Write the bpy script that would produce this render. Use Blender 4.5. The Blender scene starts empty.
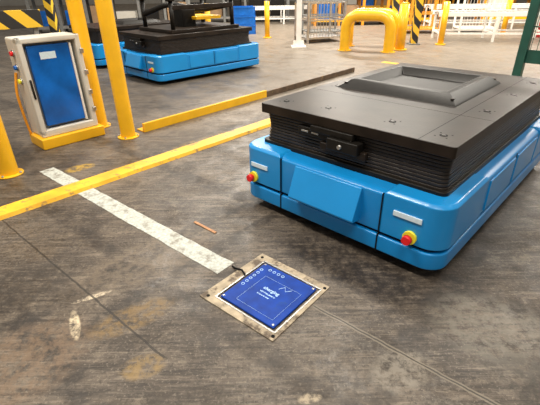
import bpy, bmesh, random
from math import *
from mathutils import Vector, Matrix
random.seed(4)
S=bpy.context.scene
try: S.view_settings.view_transform='Standard'
except Exception: pass
COL=S.collection
# ---------------------------------------------------------------- materials
def nt(m): return m.node_tree.nodes, m.node_tree.links
def mat(name,col,rough=.5,metal=0,var=.12,scale=6,bump=.0,emit=0,spec=.5,grime=None,gscale=3,gthr=.55,coat=0,gw=.12):
    m=bpy.data.materials.new(name); m.use_nodes=True; N,L=nt(m); b=N['Principled BSDF']
    b.inputs['Roughness'].default_value=rough; b.inputs['Metallic'].default_value=metal
    b.inputs['Specular IOR Level'].default_value=spec
    if coat: b.inputs['Coat Weight'].default_value=coat; b.inputs['Coat Roughness'].default_value=.12
    tc=N.new('ShaderNodeTexCoord'); no=N.new('ShaderNodeTexNoise'); no.inputs['Scale'].default_value=scale; no.inputs['Detail'].default_value=6
    L.new(tc.outputs['Object'],no.inputs['Vector'])
    cr=N.new('ShaderNodeValToRGB')
    cr.color_ramp.elements[0].color=(*[c*(1-var) for c in col],1); cr.color_ramp.elements[1].color=(*[min(1,c*(1+var)) for c in col],1)
    cr.color_ramp.elements[0].position=.3; cr.color_ramp.elements[1].position=.7
    L.new(no.outputs['Fac'],cr.inputs['Fac']); out=cr.outputs['Color']
    if grime:
        n2=N.new('ShaderNodeTexNoise'); n2.inputs['Scale'].default_value=gscale; n2.inputs['Detail'].default_value=9; n2.inputs['Roughness'].default_value=.7
        L.new(tc.outputs['Object'],n2.inputs['Vector'])
        r2=N.new('ShaderNodeValToRGB'); r2.color_ramp.elements[0].position=gthr; r2.color_ramp.elements[1].position=gthr+gw
        L.new(n2.outputs['Fac'],r2.inputs['Fac'])
        mx=N.new('ShaderNodeMix'); mx.data_type='RGBA'; L.new(r2.outputs['Color'],mx.inputs[0]); L.new(out,mx.inputs[6]); mx.inputs[7].default_value=(*grime,1)
        out=mx.outputs[2]
    L.new(out,b.inputs['Base Color'])
    if bump:
        bp=N.new('ShaderNodeBump'); bp.inputs['Strength'].default_value=bump; bp.inputs['Distance'].default_value=.01
        n3=N.new('ShaderNodeTexNoise'); n3.inputs['Scale'].default_value=scale*12; L.new(tc.outputs['Object'],n3.inputs['Vector'])
        L.new(n3.outputs['Fac'],bp.inputs['Height']); L.new(bp.outputs['Normal'],b.inputs['Normal'])
    if emit: L.new(out,b.inputs['Emission Color']); b.inputs['Emission Strength'].default_value=emit
    return m
BLUE=mat('agv_blue_paint',(.005,.235,.60),.32,var=.08,scale=3,coat=.2)
BLUE2=mat('agv_blue_panel',(.006,.26,.64),.34,var=.07,scale=3,coat=.2)
BLACK=mat('deck_black_steel',(.018,.0125,.009),.38,var=.5,scale=5,bump=.04,spec=.2)
BLK2=mat('black_rubber',(.009,.0075,.006),.42,var=.3,scale=20,spec=.25)
BEL=mat('bellows_black',(.026,.020,.016),.34,var=.3,scale=20,spec=.35)
DARK=mat('undercarriage_dark',(.004,.004,.004),.8,spec=.2)
YEL=mat('safety_yellow',(.86,.46,.012),.33,var=.08,scale=5,grime=(.42,.23,.03),gscale=6,gthr=.66)
YTAPE=mat('yellow_floor_paint',(.80,.43,.025),.45,var=.2,scale=5,grime=(.30,.18,.06),gscale=9,gthr=.54,gw=.10)
RED=mat('estop_red',(.80,.015,.02),.3,var=.03)
YCAP=mat('estop_yellow',(.85,.78,.04),.4,var=.03)
LAB=mat('label_white',(.66,.80,.88),.4,var=.05,scale=40)
STEEL=mat('bare_steel',(.45,.44,.42),.35,metal=.8,var=.2,scale=10)
GREY=mat('cabinet_grey',(.62,.59,.52),.4,var=.05)
GREYD=mat('grey_paint_dark',(.20,.20,.19),.5,var=.15)
WHITEP=mat('white_paint',(.85,.82,.76),.45,var=.08)
RUST=mat('worn_brown_steel',(.10,.062,.035),.6,var=.5,scale=9,grime=(.42,.30,.10),gscale=8,gthr=.62)
PADB=mat('charging_pad_blue',(.002,.038,.27),.55,var=.25,scale=14,bump=.02,spec=.22,grime=(.012,.05,.20),gscale=12,gthr=.58)
PADL=mat('pad_print',(.42,.62,.90),.5,var=.05)
PADB2=mat('cabinet_panel_blue',(.006,.12,.48),.25,var=.35,scale=4)
GROUT=mat('pad_frame_concrete',(.38,.31,.215),.7,var=.35,scale=14,bump=.3,grime=(.10,.072,.048),gscale=10,gthr=.50,gw=.10)
CHAN=mat('channel_fill_pale',(.44,.455,.41),.6,var=.3,scale=45,bump=.12,grime=(.22,.20,.165),gscale=11,gthr=.50,gw=.14)
GREEN=mat('dark_green_paint',(.01,.07,.05),.4,var=.15)
WOOD=mat('wood_chip_brown',(.36,.17,.07),.6,var=.3,scale=30)
ORNG=mat('orange_paint',(.75,.30,.02),.4)
REDB=mat('red_bin',(.55,.03,.03),.5)
BROWN=mat('cardboard_brown',(.35,.22,.12),.8)
WALL=mat('wall_paint_grey',(.42,.40,.36),.8,var=.15,scale=.6)
def stripes(name,ang=0.8,freq=9):
    m=bpy.data.materials.new(name); m.use_nodes=True; N,L=nt(m); b=N['Principled BSDF']; b.inputs['Roughness'].default_value=.5
    tc=N.new('ShaderNodeTexCoord'); mp=N.new('ShaderNodeMapping'); mp.inputs['Rotation'].default_value=(0,ang,ang)
    w=N.new('ShaderNodeTexWave'); w.inputs['Scale'].default_value=freq/6.28*2; L.new(tc.outputs['Object'],mp.inputs['Vector']); L.new(mp.outputs['Vector'],w.inputs['Vector'])
    r=N.new('ShaderNodeValToRGB'); r.color_ramp.interpolation='CONSTANT'; r.color_ramp.elements[0].color=(.02,.02,.02,1); r.color_ramp.elements[1].position=.5; r.color_ramp.elements[1].color=(.8,.5,.03,1)
    L.new(w.outputs['Fac'],r.inputs['Fac']); L.new(r.outputs['Color'],b.inputs['Base Color']); return m
HAZ=stripes('hazard_stripe',.8,5)
# ---------------------------------------------------------------- mesh helpers
def empty(name,loc=(0,0,0),rz=0):
    e=bpy.data.objects.new(name,None); e.location=loc; e.rotation_euler=(0,0,rz); e.empty_display_size=.1; COL.objects.link(e); return e
def finish(bm,name,m,parent=None,loc=(0,0,0),rot=(0,0,0),bev=0,seg=2,smooth=False):
    bmesh.ops.recalc_face_normals(bm,faces=bm.faces)
    me=bpy.data.meshes.new(name); bm.to_mesh(me); bm.free(); o=bpy.data.objects.new(name,me); COL.objects.link(o)
    o.location=loc; o.rotation_euler=rot
    if m: me.materials.append(m)
    if parent: o.parent=parent
    if smooth:
        for p in me.polygons: p.use_smooth=True
    if bev:
        b=o.modifiers.new('bev','BEVEL'); b.width=bev; b.segments=seg; b.limit_method='ANGLE'; b.angle_limit=radians(35)
        for p in me.polygons: p.use_smooth=True
        w=o.modifiers.new('wn','WEIGHTED_NORMAL'); w.keep_sharp=False
    return o
def box(name,x0,x1,y0,y1,z0,z1,m,parent=None,bev=0,rot=(0,0,0)):
    bm=bmesh.new(); bmesh.ops.create_cube(bm,size=1)
    for v in bm.verts: v.co=Vector((v.co.x*(x1-x0),v.co.y*(y1-y0),v.co.z*(z1-z0)))
    return finish(bm,name,m,parent,((x0+x1)/2,(y0+y1)/2,(z0+z1)/2),rot,bev)
def rr(hx0,hx1,y0,y1,r,n=7):
    pts=[]
    for cx,cy,a in ((hx1-r,y1-r,0),(hx0+r,y1-r,90),(hx0+r,y0+r,180),(hx1-r,y0+r,270)):
        for i in range(n+1):
            t=radians(a+90*i/n); pts.append((cx+r*cos(t),cy+r*sin(t)))
    return pts
def prism(name,pts,z0,z1,m,parent=None,bev=0,inset=0,zi=0):
    bm=bmesh.new(); n=len(pts)
    rings=[[bm.verts.new((x,y,z0)) for x,y in pts],[bm.verts.new((x,y,z1)) for x,y in pts]]
    if inset:
        xs=[q[0] for q in pts]; ys=[q[1] for q in pts]; cx=(min(xs)+max(xs))/2; cy=(min(ys)+max(ys))/2; hx=(max(xs)-min(xs))/2; hy=(max(ys)-min(ys))/2
        rings.append([bm.verts.new((cx+(x-cx)*(hx-inset)/hx,cy+(y-cy)*(hy-inset)/hy,z1+zi)) for x,y in pts])
    bm.faces.new(rings[0][::-1]); bm.faces.new(rings[-1])
    for a,b in zip(rings,rings[1:]):
        for i in range(n): bm.faces.new((a[i],a[(i+1)%n],b[(i+1)%n],b[i]))
    return finish(bm,name,m,parent,bev=bev)
def cyl(name,p0,p1,r,m,parent=None,n=24,r2=None,bev=0):
    p0=Vector(p0);p1=Vector(p1);d=p1-p0; bm=bmesh.new()
    bmesh.ops.create_cone(bm,cap_ends=True,segments=n,radius1=r,radius2=r if r2 is None else r2,depth=d.length)
    q=d.to_track_quat('Z','Y'); bm.transform(Matrix.Translation((p0+p1)/2)@q.to_matrix().to_4x4())
    o=finish(bm,name,m,parent)
    for p in o.data.polygons:
        if len(p.vertices)==4: p.use_smooth=True
    return o
def tube(name,pts,r,m,parent=None,fillet=0,res=6):
    P=[Vector(p) for p in pts]
    if fillet:
        Q=[P[0]]
        for i in range(1,len(P)-1):
            a,b,c=P[i-1],P[i],P[i+1]; da=(a-b).normalized(); dc=(c-b).normalized(); f=min(fillet,(a-b).length/2,(c-b).length/2)
            for k in range(7):
                t=k/6; Q.append((b+da*f)*(1-t)**2+b*2*t*(1-t)+(b+dc*f)*t*t)
        Q.append(P[-1]); P=Q
    cu=bpy.data.curves.new(name,'CURVE'); cu.dimensions='3D'; sp=cu.splines.new('POLY'); sp.points.add(len(P)-1)
    for s,p in zip(sp.points,P): s.co=(*p,1)
    cu.bevel_depth=r; cu.bevel_resolution=res; cu.use_fill_caps=True; cu.materials.append(m)
    o=bpy.data.objects.new(name,cu); COL.objects.link(o)
    if parent: o.parent=parent
    for s in cu.splines: s.use_smooth=True
    return o
# ---------------------------------------------------------------- floor
YAW=radians(43.6); GY=radians(40.8)
def floor_mat():
    m=bpy.data.materials.new('worn_concrete'); m.use_nodes=True; N,L=nt(m); b=N['Principled BSDF']
    b.inputs['Specular IOR Level'].default_value=.34
    tc=N.new('ShaderNodeTexCoord'); P=tc.outputs['Object']
    def noise(s,d=8,r=.6,vec=None,dist=0):
        n=N.new('ShaderNodeTexNoise'); n.inputs['Scale'].default_value=s; n.inputs['Detail'].default_value=d; n.inputs['Roughness'].default_value=r; n.inputs['Distortion'].default_value=dist
        L.new(vec or P,n.inputs['Vector']); return n.outputs['Fac']
    def ramp(f,a,bb,ca=(0,0,0),cb=(1,1,1)):
        r=N.new('ShaderNodeValToRGB'); e=r.color_ramp.elements; e[0].position=a;e[1].position=bb;e[0].color=(*ca,1);e[1].color=(*cb,1); L.new(f,r.inputs['Fac']); return r.outputs['Color']
    def mix(f,a,c,mode='MIX'):
        x=N.new('ShaderNodeMix'); x.data_type='RGBA'; x.blend_type=mode
        if isinstance(f,(int,float)): x.inputs[0].default_value=f
        else: L.new(f,x.inputs[0])
        for s,v in ((6,a),(7,c)):
            if isinstance(v,tuple): x.inputs[s].default_value=(*v,1)
            else: L.new(v,x.inputs[s])
        return x.outputs[2]
    def math(op,a,c=None,cl=False):
        x=N.new('ShaderNodeMath'); x.operation=op; x.use_clamp=cl
        for i,v in enumerate((a,c)):
            if v is None: continue
            if isinstance(v,(int,float)): x.inputs[i].default_value=v
            else: L.new(v,x.inputs[i])
        return x.outputs[0]
    base=ramp(noise(.7,8,.70),.40,.60,(.066,.051,.039),(.138,.110,.083))
    base=mix(math('MULTIPLY',ramp(noise(2.2,11,.76,dist=.8),.47,.57),.85),base,(.042,.033,.026))
    base=mix(math('MULTIPLY',ramp(noise(4.5,11,.80,dist=.3),.53,.61),.55),base,(.20,.162,.12))
    for i,(ang,sc) in enumerate(((GY,(1.0,11,1)),(GY+1.57,(1.2,13,1)),(.2,(1.6,18,1)),(-.35,(1.4,20,1)))):
        mp=N.new('ShaderNodeMapping'); mp.inputs['Rotation'].default_value=(0,0,ang); mp.inputs['Scale'].default_value=sc; mp.inputs['Location'].default_value=(i*3,i,0); L.new(P,mp.inputs['Vector'])
        base=mix(math('MULTIPLY',ramp(noise(1.8,9,.75,mp.outputs[0]),.55,.63),.4),base,(.24,.195,.15))
        mp2=N.new('ShaderNodeMapping'); mp2.inputs['Location'].default_value=(7+i,3,0); mp2.inputs['Rotation'].default_value=(0,0,ang+.06); mp2.inputs['Scale'].default_value=sc; L.new(P,mp2.inputs['Vector'])
        base=mix(math('MULTIPLY',ramp(noise(1.5,9,.75,mp2.outputs[0]),.54,.61),.65),base,(.030,.024,.019))
    base=mix(math('MULTIPLY',ramp(noise(70,4,.65),.56,.66),.5),base,(.25,.21,.165))
    base=mix(math('MULTIPLY',ramp(noise(40,5,.75,dist=.3),.53,.64),.75),base,(.028,.022,.018))
    sx=N.new('ShaderNodeSeparateXYZ'); L.new(P,sx.inputs[0]); X,Y=sx.outputs[0],sx.outputs[1]
    U=math('ADD',math('MULTIPLY',X,sin(GY)),math('MULTIPLY',Y,cos(GY))); V=math('ADD',math('MULTIPLY',X,cos(GY)),math('MULTIPLY',Y,-sin(GY)))
    agg=math('MULTIPLY',math('GREATER_THAN',V,-.95),math('LESS_THAN',U,1.46))
    agg=math('MULTIPLY',agg,ramp(noise(28,8,.8),.47,.60)); base=mix(math('MULTIPLY',agg,.3),base,(.22,.19,.155))
    wob=math('MULTIPLY',math('SUBTRACT',noise(9,3),.5),.02)
    def line(coord,c,w,col,k,lo=None,hi=None,soft=False):
        nonlocal base
        d=math('ABSOLUTE',math('ADD',math('SUBTRACT',coord,c),wob))
        f=math('SUBTRACT',1.0,math('DIVIDE',d,w),True) if soft else math('LESS_THAN',d,w)
        if soft: f=math('MULTIPLY',f,2.2,True)
        other=V if coord is U else U
        if lo is not None: f=math('MULTIPLY',f,math('GREATER_THAN',other,lo))
        if hi is not None: f=math('MULTIPLY',f,math('LESS_THAN',other,hi))
        if soft: f=math('MULTIPLY',f,ramp(noise(7,10,.8),.42,.56))
        f=math('MULTIPLY',f,k); base=mix(f,base,col)
    for c,w,k in ((-2.1,.09,.8),(-1.78,.06,.7),(-.42,.10,.7),(.12,.06,.6),(-3.6,.1,.7),(.9,.09,.6),(2.2,.12,.6),(3.4,.12,.6)): line(V,c,w,(.024,.02,.017),k,soft=True)
    for c,w,k in ((.35,.08,.75),(1.02,.07,.65),(2.15,.09,.75),(3.4,.1,.6),(5.3,.1,.6),(6.1,.1,.6),(8.2,.12,.6)): line(U,c,w,(.026,.021,.018),k,soft=True)
    brk=noise(16,8,.75)
    for (cx,cy,a,rx,ry,c,k) in ((-1.3,1.3,.7,.5,.3,(.19,.125,.078),.55),(-.8,2.2,.7,.6,.25,(.17,.13,.09),.5),(-1.06,1.61,-1.1,.13,.03,(.60,.50,.34),.9),(-1.05,1.83,.5,.12,.022,(.60,.50,.36),.9),(-.76,1.66,.6,.26,.11,(.19,.12,.045),.7),
        (-.62,1.33,.3,.12,.08,(.24,.155,.055),.7),(.16,1.15,.2,.06,.03,(.45,.37,.26),.7),(.6,1.29,.5,.18,.12,(.24,.21,.17),.7),
        (1.2,1.5,.9,.3,.45,(.19,.17,.14),.6),(-.27,2.04,.7,.10,.12,(.03,.022,.015),.95),(-.6,4.6,.7,.7,.15,(.28,.20,.07),.5),(-1.9,3.75,.7,.16,.1,(.45,.28,.04),.8),(-1.6,3.5,.7,.5,.3,(.18,.14,.10),.5),
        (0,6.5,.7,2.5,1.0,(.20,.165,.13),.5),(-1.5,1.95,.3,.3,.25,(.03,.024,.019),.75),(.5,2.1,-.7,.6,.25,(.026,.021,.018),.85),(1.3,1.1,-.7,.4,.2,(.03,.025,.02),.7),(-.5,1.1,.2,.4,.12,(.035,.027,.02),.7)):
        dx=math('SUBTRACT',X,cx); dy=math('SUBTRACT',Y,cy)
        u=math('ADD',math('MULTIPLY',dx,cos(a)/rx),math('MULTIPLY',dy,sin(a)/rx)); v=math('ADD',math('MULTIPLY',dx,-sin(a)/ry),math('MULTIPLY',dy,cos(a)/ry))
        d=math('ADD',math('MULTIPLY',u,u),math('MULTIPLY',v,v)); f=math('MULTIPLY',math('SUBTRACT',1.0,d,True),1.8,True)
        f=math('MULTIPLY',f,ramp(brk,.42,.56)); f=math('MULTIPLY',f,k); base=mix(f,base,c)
    line(U,1.46,.013,(.20,.17,.13),.65,lo=-.95); line(U,1.46,.004,(.03,.025,.02),.9,lo=-.95)
    line(U,.70,.006,(.02,.017,.014),.8,hi=-1.3)
    line(V,-3.0,.006,(.05,.04,.035),.7); line(V,1.6,.006,(.06,.05,.04),.6); line(U,7.2,.01,(.06,.05,.04),.7); line(U,11.5,.012,(.06,.05,.04),.7)
    far_sheen=ramp(math('DIVIDE',U,14.0),.18,.75)
    base=mix(math('MULTIPLY',far_sheen,.6),base,(.26,.215,.165))  # distant concrete painted paler, imitating its reflection of bright surroundings
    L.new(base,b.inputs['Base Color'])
    rg=ramp(noise(2.4,9,.75),.40,.60,(.30,.30,.30),(.62,.62,.62)); L.new(rg,b.inputs['Roughness'])
    bp=N.new('ShaderNodeBump'); bp.inputs['Strength'].default_value=.6; bp.inputs['Distance'].default_value=.004; L.new(noise(35,8,.7),bp.inputs['Height']); L.new(bp.outputs[0],b.inputs['Normal'])
    return m
bm=bmesh.new(); vs=[bm.verts.new(p) for p in ((-30,-4,0),(40,-4,0),(40,45,0),(-30,45,0),(-30,-4,-.1),(40,-4,-.1),(40,45,-.1),(-30,45,-.1))]
for f in ((0,1,2,3),(7,6,5,4),(0,4,5,1),(1,5,6,2),(2,6,7,3),(3,7,4,0)): bm.faces.new([vs[i] for i in f])
finish(bm,'floor',floor_mat())
box('wall_back',-30,40,45,45.2,0,9,WALL)
# ---------------------------------------------------------------- strips on the floor
def strip(name,a,b2,w,h,m,bev=0):
    a=Vector(a);b2=Vector(b2);d=b2-a; bm=bmesh.new(); bmesh.ops.create_cube(bm,size=1)
    for v in bm.verts: v.co=Vector((v.co.x*d.length,v.co.y*w,v.co.z*h))
    return finish(bm,name,m,None,((a.x+b2.x)/2,(a.y+b2.y)/2,h/2),(0,0,atan2(d.y,d.x)),bev)
def ragged(name,a,b2,w,h,m,n=70,j=.012,slope=0):
    a=Vector(a);b2=Vector(b2);d=(b2-a); L_=d.length; d.normalize(); nrm=Vector((-d.y,d.x)); bm=bmesh.new()
    R=[];Q=[];e1=e2=0
    for i in range(n+1):
        e1=e1*.6+random.uniform(-j,j)*.7; e2=e2*.6+random.uniform(-j,j)*.7
        c=a+d*(L_*i/n); R.append((c,nrm*(w/2+e1))); Q.append((c,-nrm*(w/2+e2)))
    def mk(Z,hh,k): return [bm.verts.new((c.x+q.x*k,c.y+q.y*k,hh)) for c,q in Z]
    ks=1-slope
    t1,t2,b1,b2_=mk(R,h,ks),mk(Q,h,ks),mk(R,0,1),mk(Q,0,1)
    for i in range(n):
        bm.faces.new((t1[i],t1[i+1],t2[i+1],t2[i])); bm.faces.new((t1[i],b1[i],b1[i+1],t1[i+1])); bm.faces.new((t2[i],t2[i+1],b2_[i+1],b2_[i]))
    bm.faces.new((t1[0],t2[0],b2_[0],b1[0])); bm.faces.new((t1[n],b1[n],b2_[n],t2[n]))
    return finish(bm,name,m)
ragged('cable_channel_fill',(-2.22,3.72),(-.29,2.08),.145,.002,CHAN,j=.004)
d1=Vector((sin(radians(43.2)),cos(radians(43.2))))
ragged('yellow_floor_kerb',Vector((-2.15,2.83))-d1*3,Vector((-2.15,2.83))+d1*3.55,.20,.03,YTAPE,n=140,j=.003,slope=.16)
ragged('floor_marking_yellow',(2.6,9.55),(5.2,6.9),.16,.003,YTAPE,n=60,j=.006)
g=empty('floor_guard_rail',(-1.56,4.85,0),radians(90-42.2))
box('yellow_angle',0,2.25,-.035,.0,0,.11,YEL,g,.004); box('yellow_foot',0,2.25,-.03,.14,0,.012,YEL,g,.002)
box('worn_angle',2.26,4.9,-.03,.0,0,.09,RUST,g,.004); box('worn_foot',2.26,4.9,-.03,.14,0,.012,RUST,g,.002)
for i in range(8): cyl('anchor_bolt_%d'%i,(.3+i*.6,.07,.012),(.3+i*.6,.07,.03),.015,STEEL,g,12)
# ---------------------------------------------------------------- charging pad
g=empty('inductive_charging_pad',(-.03,1.845,0),radians(90-40.5)-pi/2)
h=.27
bm=bmesh.new()
o=[(-h-.01,-h),(h,-h+.005),(h-.005,h),(-h,h+.005)]; i_=[(-.215,-.215),(.215,-.215),(.215,.215),(-.215,.215)]
a=[bm.verts.new((x,y,.006)) for x,y in o]; b=[bm.verts.new((x+.02,y,.006)) for x,y in i_]; c=[bm.verts.new((x+.02,y,.0)) for x,y in i_]; d=[bm.verts.new((x,y,0)) for x,y in o]
for i in range(4):
    j=(i+1)%4; bm.faces.new((a[i],a[j],b[j],b[i])); bm.faces.new((b[i],b[j],c[j],c[i])); bm.faces.new((d[i],d[j],a[j],a[i]))
finish(bm,'frame',GROUT,g)
for k,(x0,x1,y0,y1) in enumerate(((-.2,.24,-.222,-.212),(-.2,.24,.212,.222),(-.205,-.195,-.22,.22),(.235,.245,-.22,.22))): box('inner_trim_%d'%k,x0,x1,y0,y1,0,.009,STEEL,g,.001)
box('pad_plate',-.2+.02,.2+.02,-.2,.2,0,.014,PADB,g,.006)
z=.0145
def line3(name,pts,t=.0014,m=PADL): return tube(name,[(x,y,z) for x,y in pts],t,m,g,res=2)
for k in range(6):
    x=-.15; y=.13-k*.034
    line3('icon_%d'%k,[(x+.009*cos(q*pi/8),y+.009*sin(q*pi/8)) for q in range(17)],.002)
for k in range(4):
    x=-.105+k*.034; y=.16
    line3('icon_top_%d'%k,[(x+.009*cos(q*pi/8),y+.009*sin(q*pi/8)) for q in range(17)],.002)
line3('coil_box',[(-.09,-.16),(.18,-.16),(.18,.10),(-.09,.10),(-.09,-.16)],.0007)
line3('logo_line',[(.05,.055),(.07,.09),(.095,.06),(.12,.09)],.002)
def text(name,s,x,y,size,rz=0):
    cu=bpy.data.curves.new(name,'FONT'); cu.body=s; cu.size=size; cu.extrude=.0004; cu.offset=.0006; cu.materials.append(PADL)
    o=bpy.data.objects.new(name,cu); o.location=(x,y,z); o.rotation_euler=(0,0,rz); o.parent=g; COL.objects.link(o)
text('pad_text','charging',-.03,.005,.034); text('pad_text_2','wireless power',-.03,-.025,.018); text('pad_text_3','keep area clear',-.03,-.05,.014)
for x,y in ((-.165,-.185),(.205,-.185),(.205,.185),(-.165,.185)): cyl('screw',(x,y,.012),(x,y,.017),.007,STEEL,g,12)
for x,y in ((-.24,-.24),(.25,-.24),(.25,.24),(-.24,.24)): cyl('frame_bolt',(x,y,.004),(x,y,.009),.010,DARK,g,12)
tube('lead_cable',[(-.2,.03,.012),(-.245,.05,.016),(-.29,.04,.012),(-.33,.05,.004)],.006,DARK,g)
o=strip('wood_splinter',(-.58,2.66),(-.40,2.50),.022,.006,WOOD,.001)
# ---------------------------------------------------------------- AGV
def corner(x0,x1,y0,y1,sx,front):
    r=.13; pts=[]
    for (x,y,a) in [(x1,y1,0),(x0,y1,90),(x0,y0,180),(x1,y0,270)]:
        outer=((x==x1) if sx>0 else (x==x0)) and ((y==y0) if front else (y==y1))
        if not outer: pts.append((x,y)); continue
        cx=x-r if x==x1 else x+r; cy=y-r if y==y1 else y+r
        for i in range(8):
            t=radians(a+90*i/7); pts.append((cx+r*cos(t),cy+r*sin(t)))
    return pts
def agv(ox,oy,yaw,fixture=False,tray=True):
    g=empty('automated_guided_vehicle',(ox,oy,0),-yaw)
    W=.82;Ln=2.5;DT=.815
    box('undercarriage',-.68,.68,.12,2.38,.03,.12,DARK,g)
    for x in (-.55,.55):
        for y in (.3,1.25,2.2): cyl('wheel',(x-.04,y,.09),(x+.04,y,.09),.09,BLK2,g)
    prism('bumper_skirt',rr(-W,W,0,Ln,.13),.072,.188,BLUE,g,.012)
    prism('gap_core',rr(-W+.03,W-.03,.03,Ln-.03,.11),.18,.24,DARK,g)
    prism('body_shell',rr(-W+.008,W-.008,.008,Ln-.008,.125),.208,.475,BLUE,g,.012,inset=.05,zi=.02)
    for sx in (-1,1):
        for y0,y1 in ((.002,.62),(Ln-.62,Ln-.002)):
            x0,x1=(sx*.42,sx*(W-.0)); x0,x1=min(x0,x1),max(x0,x1)
            prism('corner_module',corner(x0,x1,y0,y1,sx,y0<1),.214,.488,BLUE2,g,.012,inset=.022,zi=.018)
    for sx in (-1,1):
        for y in (1.25,): box('side_seam',sx*(W-.01)-.006,sx*(W-.01)+.006,y-.004,y+.004,.215,.47,DARK,g)
        for ya,yb in ((.68,1.22),(1.28,1.82)):
            box('side_hatch',min(sx*(W-.012),sx*(W+.002)),max(sx*(W-.012),sx*(W+.002)),ya,yb,.23,.45,BLUE2,g,.004)
        box('front_seam',sx*.412-.003,sx*.412+.003,-.001,.02,.21,.48,DARK,g)
    for x in (-.41,.41): box('bumper_notch',x-.005,x+.005,-.003,.02,.075,.195,DARK,g)
    for e in (0,1):
        bm=bmesh.new(); xs=(-.27,.27); prof=[(.012,.47),(-.005,.47),(-.085,.262),(-.078,.245),(.012,.235)]
        L0=[bm.verts.new((xs[0],y,zz)) for y,zz in prof]; L1=[bm.verts.new((xs[1],y,zz)) for y,zz in prof]
        bm.faces.new(L0); bm.faces.new(L1[::-1])
        for i in range(5): bm.faces.new((L0[i],L0[(i+1)%5],L1[(i+1)%5],L1[i]))
        o=finish(bm,'scanner_hood',BLUE2,g,bev=.006)
        if e: o.rotation_euler=(0,0,pi); o.location=(0,Ln,0)
        sgn=-1 if e==0 else 1; yb=0 if e==0 else Ln
        for x in (-.69,.62):
            cyl('estop_ring',(x,yb-sgn*.01,.262),(x,yb+sgn*.018,.262),.042,YCAP,g,28)
            cyl('estop_neck',(x,yb+sgn*.01,.262),(x,yb+sgn*.04,.262),.018,RED,g,20)
            cyl('estop_button',(x,yb+sgn*.035,.262),(x,yb+sgn*.062,.262),.031,RED,g,28,r2=.027)
        for x,w,zz in ((-.63,.085,.365),(.585,.09,.385)):
            box('label_plate',x-w,x+w,yb-.006 if e==0 else yb-.002,yb+.002 if e==0 else yb+.006,zz-.017,zz+.017,LAB,g,.002)
    box('stack_core',-.66,.66,.24,2.27,.48,DT-.04,DARK,g)
    nr=10
    for k in range(nr):
        zz=.522+k*.0232
        ins=.012*(1-abs(k-4.5)/4.5)
        prism('bellows_rib_%d'%k,rr(-.71+ins,.71-ins,.165+ins,2.3-ins,.05,4),zz,zz+.0195,BEL,g,.003)
    prism('deck_plate',rr(-.725,.735,.125,2.34,.02,3),DT-.070,DT,BLACK,g,.005)
    prism('deck_base',rr(-.73,.73,.14,2.335,.04,3),.49,.53,BLK2,g,.006)
    box('latch_block',-.08,.16,.08,.17,.62,.70,BLK2,g,.008); box('latch_plate',-.16,.20,.12,.16,.585,.64,BLACK,g,.006)
    box('latch_lip',-.24,.10,.11,.15,.70,.745,BLK2,g,.006)
    box('connector_bar',-.36,-.08,.13,.18,.655,.715,BLK2,g,.004)
    for k in range(2): box('latch_slot_%d'%k,-.33+k*.09,-.27+k*.09,.126,.14,.68,.692,STEEL,g,.002)
    cyl('latch_pin',(.03,.065,.66),(.03,.10,.66),.014,STEEL,g)
    zt=DT-.001
    for x,y in ((-.6,.28),(.6,.28),(-.25,.33),(.25,.33),(-.6,.95),(.62,.95),(.62,1.55),(-.6,2.1),(.62,2.1)):
        cyl('bolt_recess',(x,y,zt),(x,y,zt+.002),.024,DARK,g,20); cyl('bolt_head',(x,y,zt+.001),(x,y,zt+.005),.012,BEL,g,12)
        for q in (0,1,2,3): cyl('dowel',(x+.05*cos(q*1.57+.7),y+.05*sin(q*1.57+.7),zt),(x+.05*cos(q*1.57+.7),y+.05*sin(q*1.57+.7),zt+.0015),.006,DARK,g,10)
    box('deck_seam',-.72,.73,.745,.749,zt,zt+.0014,DARK,g); box('deck_seam',.515,.519,.13,2.33,zt,zt+.0014,DARK,g)
    if tray:
        bm=bmesh.new(); cx,cy=-.08,1.42
        loops=[(.50,.50,0),(.49,.49,.012),(.42,.42,.062),(.385,.385,.070),(.365,.365,.068),(.31,.31,.010),(.28,.28,.003)]
        Ls=[[bm.verts.new((cx+sx*a,cy+sy*b_,DT+zz)) for sx,sy in ((-1,-1),(1,-1),(1,1),(-1,1))] for a,b_,zz in loops]
        for l0,l1 in zip(Ls,Ls[1:]):
            for i in range(4): j=(i+1)%4; bm.faces.new((l0[i],l0[j],l1[j],l1[i]))
        bm.faces.new(Ls[-1]); finish(bm,'load_tray',BLK2,g,bev=.004)
        for sx in (-.45,.45):
            for sy in (-.45,.45): cyl('tray_bolt',(cx+sx,cy+sy,DT+.03),(cx+sx,cy+sy,DT+.045),.014,BEL,g,12)
    if fixture:
        box('fixture_base',-.6,.6,.5,2.1,DT,.88,BLACK,g,.01)
        for x,y in ((-.5,.6),(.5,.6),(-.5,2.0),(.5,2.0)):
            cyl('fixture_post',(x,y,.86),(x,y,1.35),.04,BLK2,g); cyl('fixture_pad',(x,y,1.35),(x,y,1.39),.08,BLACK,g)
        tube('fixture_arm',[(-.5,.6,1.1),(0,.9,1.3),(.2,1.4,1.15),(.5,2.0,1.25)],.05,BLK2,g,.2)
        box('fixture_clamp',-.15,.25,1.0,1.3,.86,1.2,BLK2,g,.03)
        box('fixture_brace',.46,.54,.6,2.0,1.2,1.28,BLACK,g,.01)
        box('fixture_plate',-.3,.4,1.2,1.8,1.0,1.06,YEL,g,.01)
    return g
agv(.38,2.44,YAW)
agv(-2.5,7.99,radians(46),True,False)
agv(-4.25,9.75,radians(46),False,True)
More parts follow.
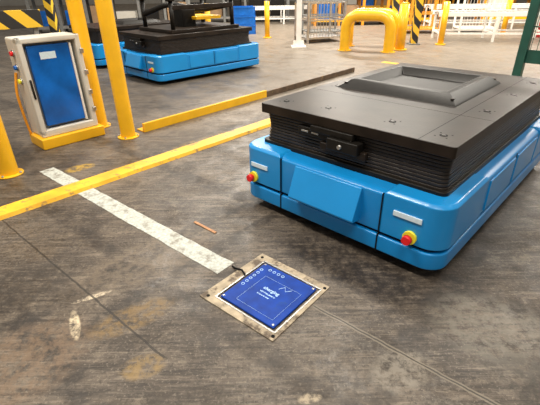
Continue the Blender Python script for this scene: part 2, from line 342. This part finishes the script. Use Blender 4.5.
# ---------------------------------------------------------------- charging cabinet
g=empty('charger_cabinet',(-2.50,4.31,0),-(YAW))
Wd=.64;Dp=.34;H0=.14;H1=1.15
box('plinth',-Dp,.05,-.04,Wd+.04,0,.12,YEL,g,.012)
box('back_shell',-Dp,-.09,0,Wd,H0-.02,H1,GREY,g,.02)
fr=.055
box('frame_top',-.10,.0,0,Wd,H1-fr,H1,GREY,g,.012); box('frame_bottom',-.10,0,0,Wd,H0-.02,H0+.06,GREY,g,.012)
box('frame_l',-.10,0,0,fr,H0,H1,GREY,g,.012); box('frame_r',-.10,0,Wd-fr,Wd,H0,H1,GREY,g,.012)
box('recess',-.092,-.085,fr,Wd-fr,H0+.06,H1-fr,GREYD,g)
box('blue_panel',-.085,-.03,.09,Wd-.12,H0+.09,H1-.08,PADB2,g,.012)
box('panel_edge_r',-.085,-.02,Wd-.12,Wd-.10,H0+.08,H1-.08,WHITEP,g,.002)
box('panel_label',-.031,-.027,.2,.36,H1-.22,H1-.15,LAB,g)
for zz in (.3,.5,.72,.95): box('hinge',-.05,.012,Wd-.03,Wd+.012,zz,zz+.05,STEEL,g,.004)
box('door_handle',0,.02,.02,.04,.55,.75,BLK2,g,.005)
for k,(zz,m_) in enumerate(((1.0,RED),(.86,PADB2),(.72,YCAP))):
    cyl('side_button_ring_%d'%k,(-.17,.0,zz),(-.17,-.012,zz),.035,STEEL,g); cyl('side_button_%d'%k,(-.17,-.01,zz),(-.17,-.035,zz),.024,m_,g)
tube('side_cable',[(-.25,-.01,.8),(-.26,-.06,.6),(-.28,-.05,.3),(-.3,-.02,.02)],.014,ORNG,g,.1)
# ---------------------------------------------------------------- bollards
def hoop(name,a,b2,hgt,r,m,fl=True,fillet=.2):
    g=empty(name,(a[0],a[1],0)); dx,dy=b2[0]-a[0],b2[1]-a[1]
    tube('hoop_tube',[(0,0,0),(0,0,hgt),(dx,dy,hgt),(dx,dy,0)],r,m,g,fillet)
    if fl:
        for x,y in ((0,0),(dx,dy)):
            cyl('base_flange',(x,y,0),(x,y,.015),r*1.45,m,g)
            for k in range(4): cyl('flange_bolt',(x+r*1.3*cos(k*1.57),y+r*1.3*sin(k*1.57),.015),(x+r*1.3*cos(k*1.57),y+r*1.3*sin(k*1.57),.03),.012,STEEL,g,8)
hoop('guard_hoop',(-2.18,5.12),(-1.69,4.68),1.9,.085,YEL)
hoop('guard_hoop',(-2.53,3.62),(-3.2,4.3),1.3,.085,YEL)
# ---------------------------------------------------------------- background items
hoop('barrier_hoop',(2.05,11.45),(3.1,11.0),.85,.13,YEL,fillet=.35)
hoop('barrier_hoop',(2.3,12.3),(3.5,11.9),.85,.13,YEL,fillet=.35)
g=empty('yellow_bollard',(3.5,11.35,0)); cyl('post',(0,0,0),(0,0,1.1),.12,YEL,g); cyl('cap',(0,0,1.1),(0,0,1.14),.12,YEL,g,r2=.05); cyl('foot',(0,0,0),(0,0,.03),.18,YEL,g)
g=empty('support_post',(.88,12.2,0)); box('post',-.07,.07,-.07,.07,0,4,WHITEP,g,.01); box('foot',-.2,.2,-.2,.2,0,.03,WHITEP,g)
for s in (-1,1): box('gusset',s*.1-.05,s*.1+.05,-.01,.01,.03,.18,WHITEP,g)
g=empty('mesh_fence_panel',(4.5,7.5,0),-radians(46))
box('post',-.07,.07,-.07,.07,0,2.6,GREEN,g,.006); box('foot',-.12,.12,-.12,.12,0,.015,GREEN,g)
box('post_2',1.94,2.06,-.06,.06,0,2.6,GREEN,g,.006)
for k in range(18): box('wire_v',.1+k*.1,.108+k*.1,-.004,.004,.5,2.4,GREEN,g)
for k in range(6): box('wire_h',.06,1.94,-.012,.012,.5+k*.38,.52+k*.38,GREEN,g)
box('kick_plate',.06,1.94,-.01,.01,.3,.5,GREEN,g)
g=empty('hazard_barrier',(-3.6,5.6,0),radians(40))
box('board',-.9,.7,-.02,.02,1.12,1.34,HAZ,g,.004)
for x in (-.8,.6): box('leg',x-.03,x+.03,.02,.08,0,1.34,GREYD,g,.004)
def conveyor(x,y,rz,L_,w,hh,name='roller_conveyor'):
    g=empty(name,(x,y,0),rz)
    for s in (0,w): box('side_beam',0,L_,s-.03,s+.03,hh-.12,hh,WHITEP,g,.005)
    k=0
    while k*.18<L_-.1: cyl('roller',(.09+k*.18,.03,hh-.05),(.09+k*.18,w-.03,hh-.05),.035,STEEL,g,10); k+=1
    for x_ in (.1,L_/2,L_-.1):
        for s in (0,w): box('leg',x_-.03,x_+.03,s-.03,s+.03,0,hh-.12,WHITEP,g)
        box('cross',x_-.02,x_+.02,0,w,.2,.25,WHITEP,g)
    for s in (0,w): box('low_rail',0.1,L_-.1,s-.02,s+.02,.2,.25,WHITEP,g)
    return g
conveyor(5.0,12.9,radians(-10),3.2,1.0,.8); conveyor(8.4,12.0,radians(-12),3,1.0,.8); conveyor(6.0,16.5,radians(-8),6,1.0,.8); conveyor(-1,19.5,radians(5),3.5,1.0,.7)
def rack(x,y,rz,L_,hh,name='storage_rack',load=True,um=None):
    g=empty(name,(x,y,0),rz)
    for i in range(int(L_)+1):
        for s in (0,1): box('upright',i-.05,i+.05,s-.05,s+.05,0,hh,um or (ORNG if name=='pallet_rack' else GREYD),g)
    for zz in (.15,1.2,2.3):
        if zz>hh: break
        for s in (0,1): box('beam',0,int(L_),s-.03,s+.03,zz,zz+.1,YEL if name=='pallet_rack' else STEEL,g)
        box('shelf',0,int(L_),0,1,zz+.08,zz+.1,GREYD,g)
        if load:
            for i in range(int(L_)):
                w=random.uniform(.5,.85); h2=random.uniform(.3,.8)
                box('load',i+.5-w/2,i+.5+w/2,.1,.9,zz+.1,zz+.1+h2,random.choice((BROWN,REDB,PADB2,GREY,BLK2,ORNG)),g,.01)
rack(2,18.5,0,5,3,'pallet_rack'); rack(9,18.5,radians(-10),7,3,'pallet_rack'); rack(-9,17,radians(15),6,3); rack(-4,21,0,5,3); rack(14.5,14.5,radians(-30),6,3,um=WHITEP); rack(4,29,0,12,4,'pallet_rack')
def stillage(x,y,rz,m):
    g=empty('steel_stillage',(x,y,0),rz)
    for a_ in (0,1.2):
        for b_ in (0,.9): box('corner_post',a_-.03,a_+.03,b_-.03,b_+.03,0,1.1,m,g)
    for zz in (.12,.6,1.06):
        for b_ in (0,.9): box('rail_x',0,1.2,b_-.02,b_+.02,zz,zz+.04,m,g)
        for a_ in (0,1.2): box('rail_y',a_-.02,a_+.02,0,.9,zz,zz+.04,m,g)
    for k in range(11): box('bar',.1*k+.09,.1*k+.1,-.005,.005,.14,1.08,m,g)
    box('deck',0,1.2,0,.9,.12,.14,m,g)
stillage(1.2,12.9,radians(20),STEEL); stillage(1.4,14.6,radians(10),GREYD); stillage(6.6,15.0,radians(-10),WHITEP); stillage(9.2,14.3,radians(-10),STEEL); stillage(4.7,15.1,radians(-5),ORNG)
def bin_stack(x,y,rz,m):
    g=empty('parts_bin_stack',(x,y,0),rz)
    for k in range(3):
        z0=k*.3
        box('bin_floor',0,.8,0,.6,z0+.0,z0+.03,m,g)
        for x0,x1,y0,y1 in ((0,.8,0,.03),(0,.8,.57,.6),(0,.03,0,.6),(.77,.8,0,.6)): box('bin_side',x0,x1,y0,y1,z0+.02,z0+.27,m,g)
        for x0,x1,y0,y1 in ((-.015,.815,-.015,.02),(-.015,.815,.58,.615)): box('bin_lip',x0,x1,y0,y1,z0+.26,z0+.30,m,g)
bin_stack(8.4,13.6,radians(-12),REDB); bin_stack(10.6,15.6,radians(-12),REDB); bin_stack(-1.2,15.6,radians(10),PADB2)
for (x,y) in ((4.2,12.4),(3.9,13.6),(-5.6,11.6)):
    g=empty('hazard_post',(x,y,0)); box('post',-.09,.09,-.09,.09,0,2.2,HAZ,g,.01); box('foot',-.15,.15,-.15,.15,0,.03,GREYD,g)
for (x,y) in ((0,14.5),(4.9,12.2),(-1.8,13.5),(7.9,14.6)):
    g=empty('yellow_bollard',(x,y,0)); cyl('post',(0,0,0),(0,0,1.1),.08,YEL,g); cyl('foot',(0,0,0),(0,0,.03),.14,YEL,g)
# ---------------------------------------------------------------- light
W=bpy.data.worlds.new('W'); S.world=W; W.use_nodes=True
W.node_tree.nodes['Background'].inputs[0].default_value=(1,.93,.83,1); W.node_tree.nodes['Background'].inputs[1].default_value=.38
def area(x,y,z_,sx,sy,p,rz=0,c=(1,.93,.82)):
    l=bpy.data.lights.new('overhead_lamp','AREA'); l.shape='RECTANGLE'; l.size=sx; l.size_y=sy; l.energy=p; l.color=c
    o=bpy.data.objects.new('overhead_lamp',l); o.location=(x,y,z_); o.rotation_euler=(0,0,rz); COL.objects.link(o)
for x,y,p in ((-2.5,2.5,290),(1.6,5.2,310),(-2.5,9,350),(4,12,520),(-1,15,560),(8,8,420),(.5,-.5,200),(3,18,700),(10,15,700)): area(x,y,5.5,2.4,.5,p,-YAW)
# ---------------------------------------------------------------- camera
f=404.8; p=radians(28.42); r=radians(-.92)
right=Vector((1,0,0)); fw=Vector((0,cos(p),-sin(p))); up=Vector((0,sin(p),cos(p)))
r2=right*cos(r)+up*sin(r); u2=-right*sin(r)+up*cos(r)
cam=bpy.data.cameras.new('camera'); co=bpy.data.objects.new('camera',cam); COL.objects.link(co)
M=Matrix((r2,u2,-fw)).transposed().to_4x4(); M.translation=(0,0,1.6); co.matrix_world=M
cam.sensor_width=36; cam.lens=f/540*36; cam.clip_start=.05; cam.clip_end=200
S.camera=co
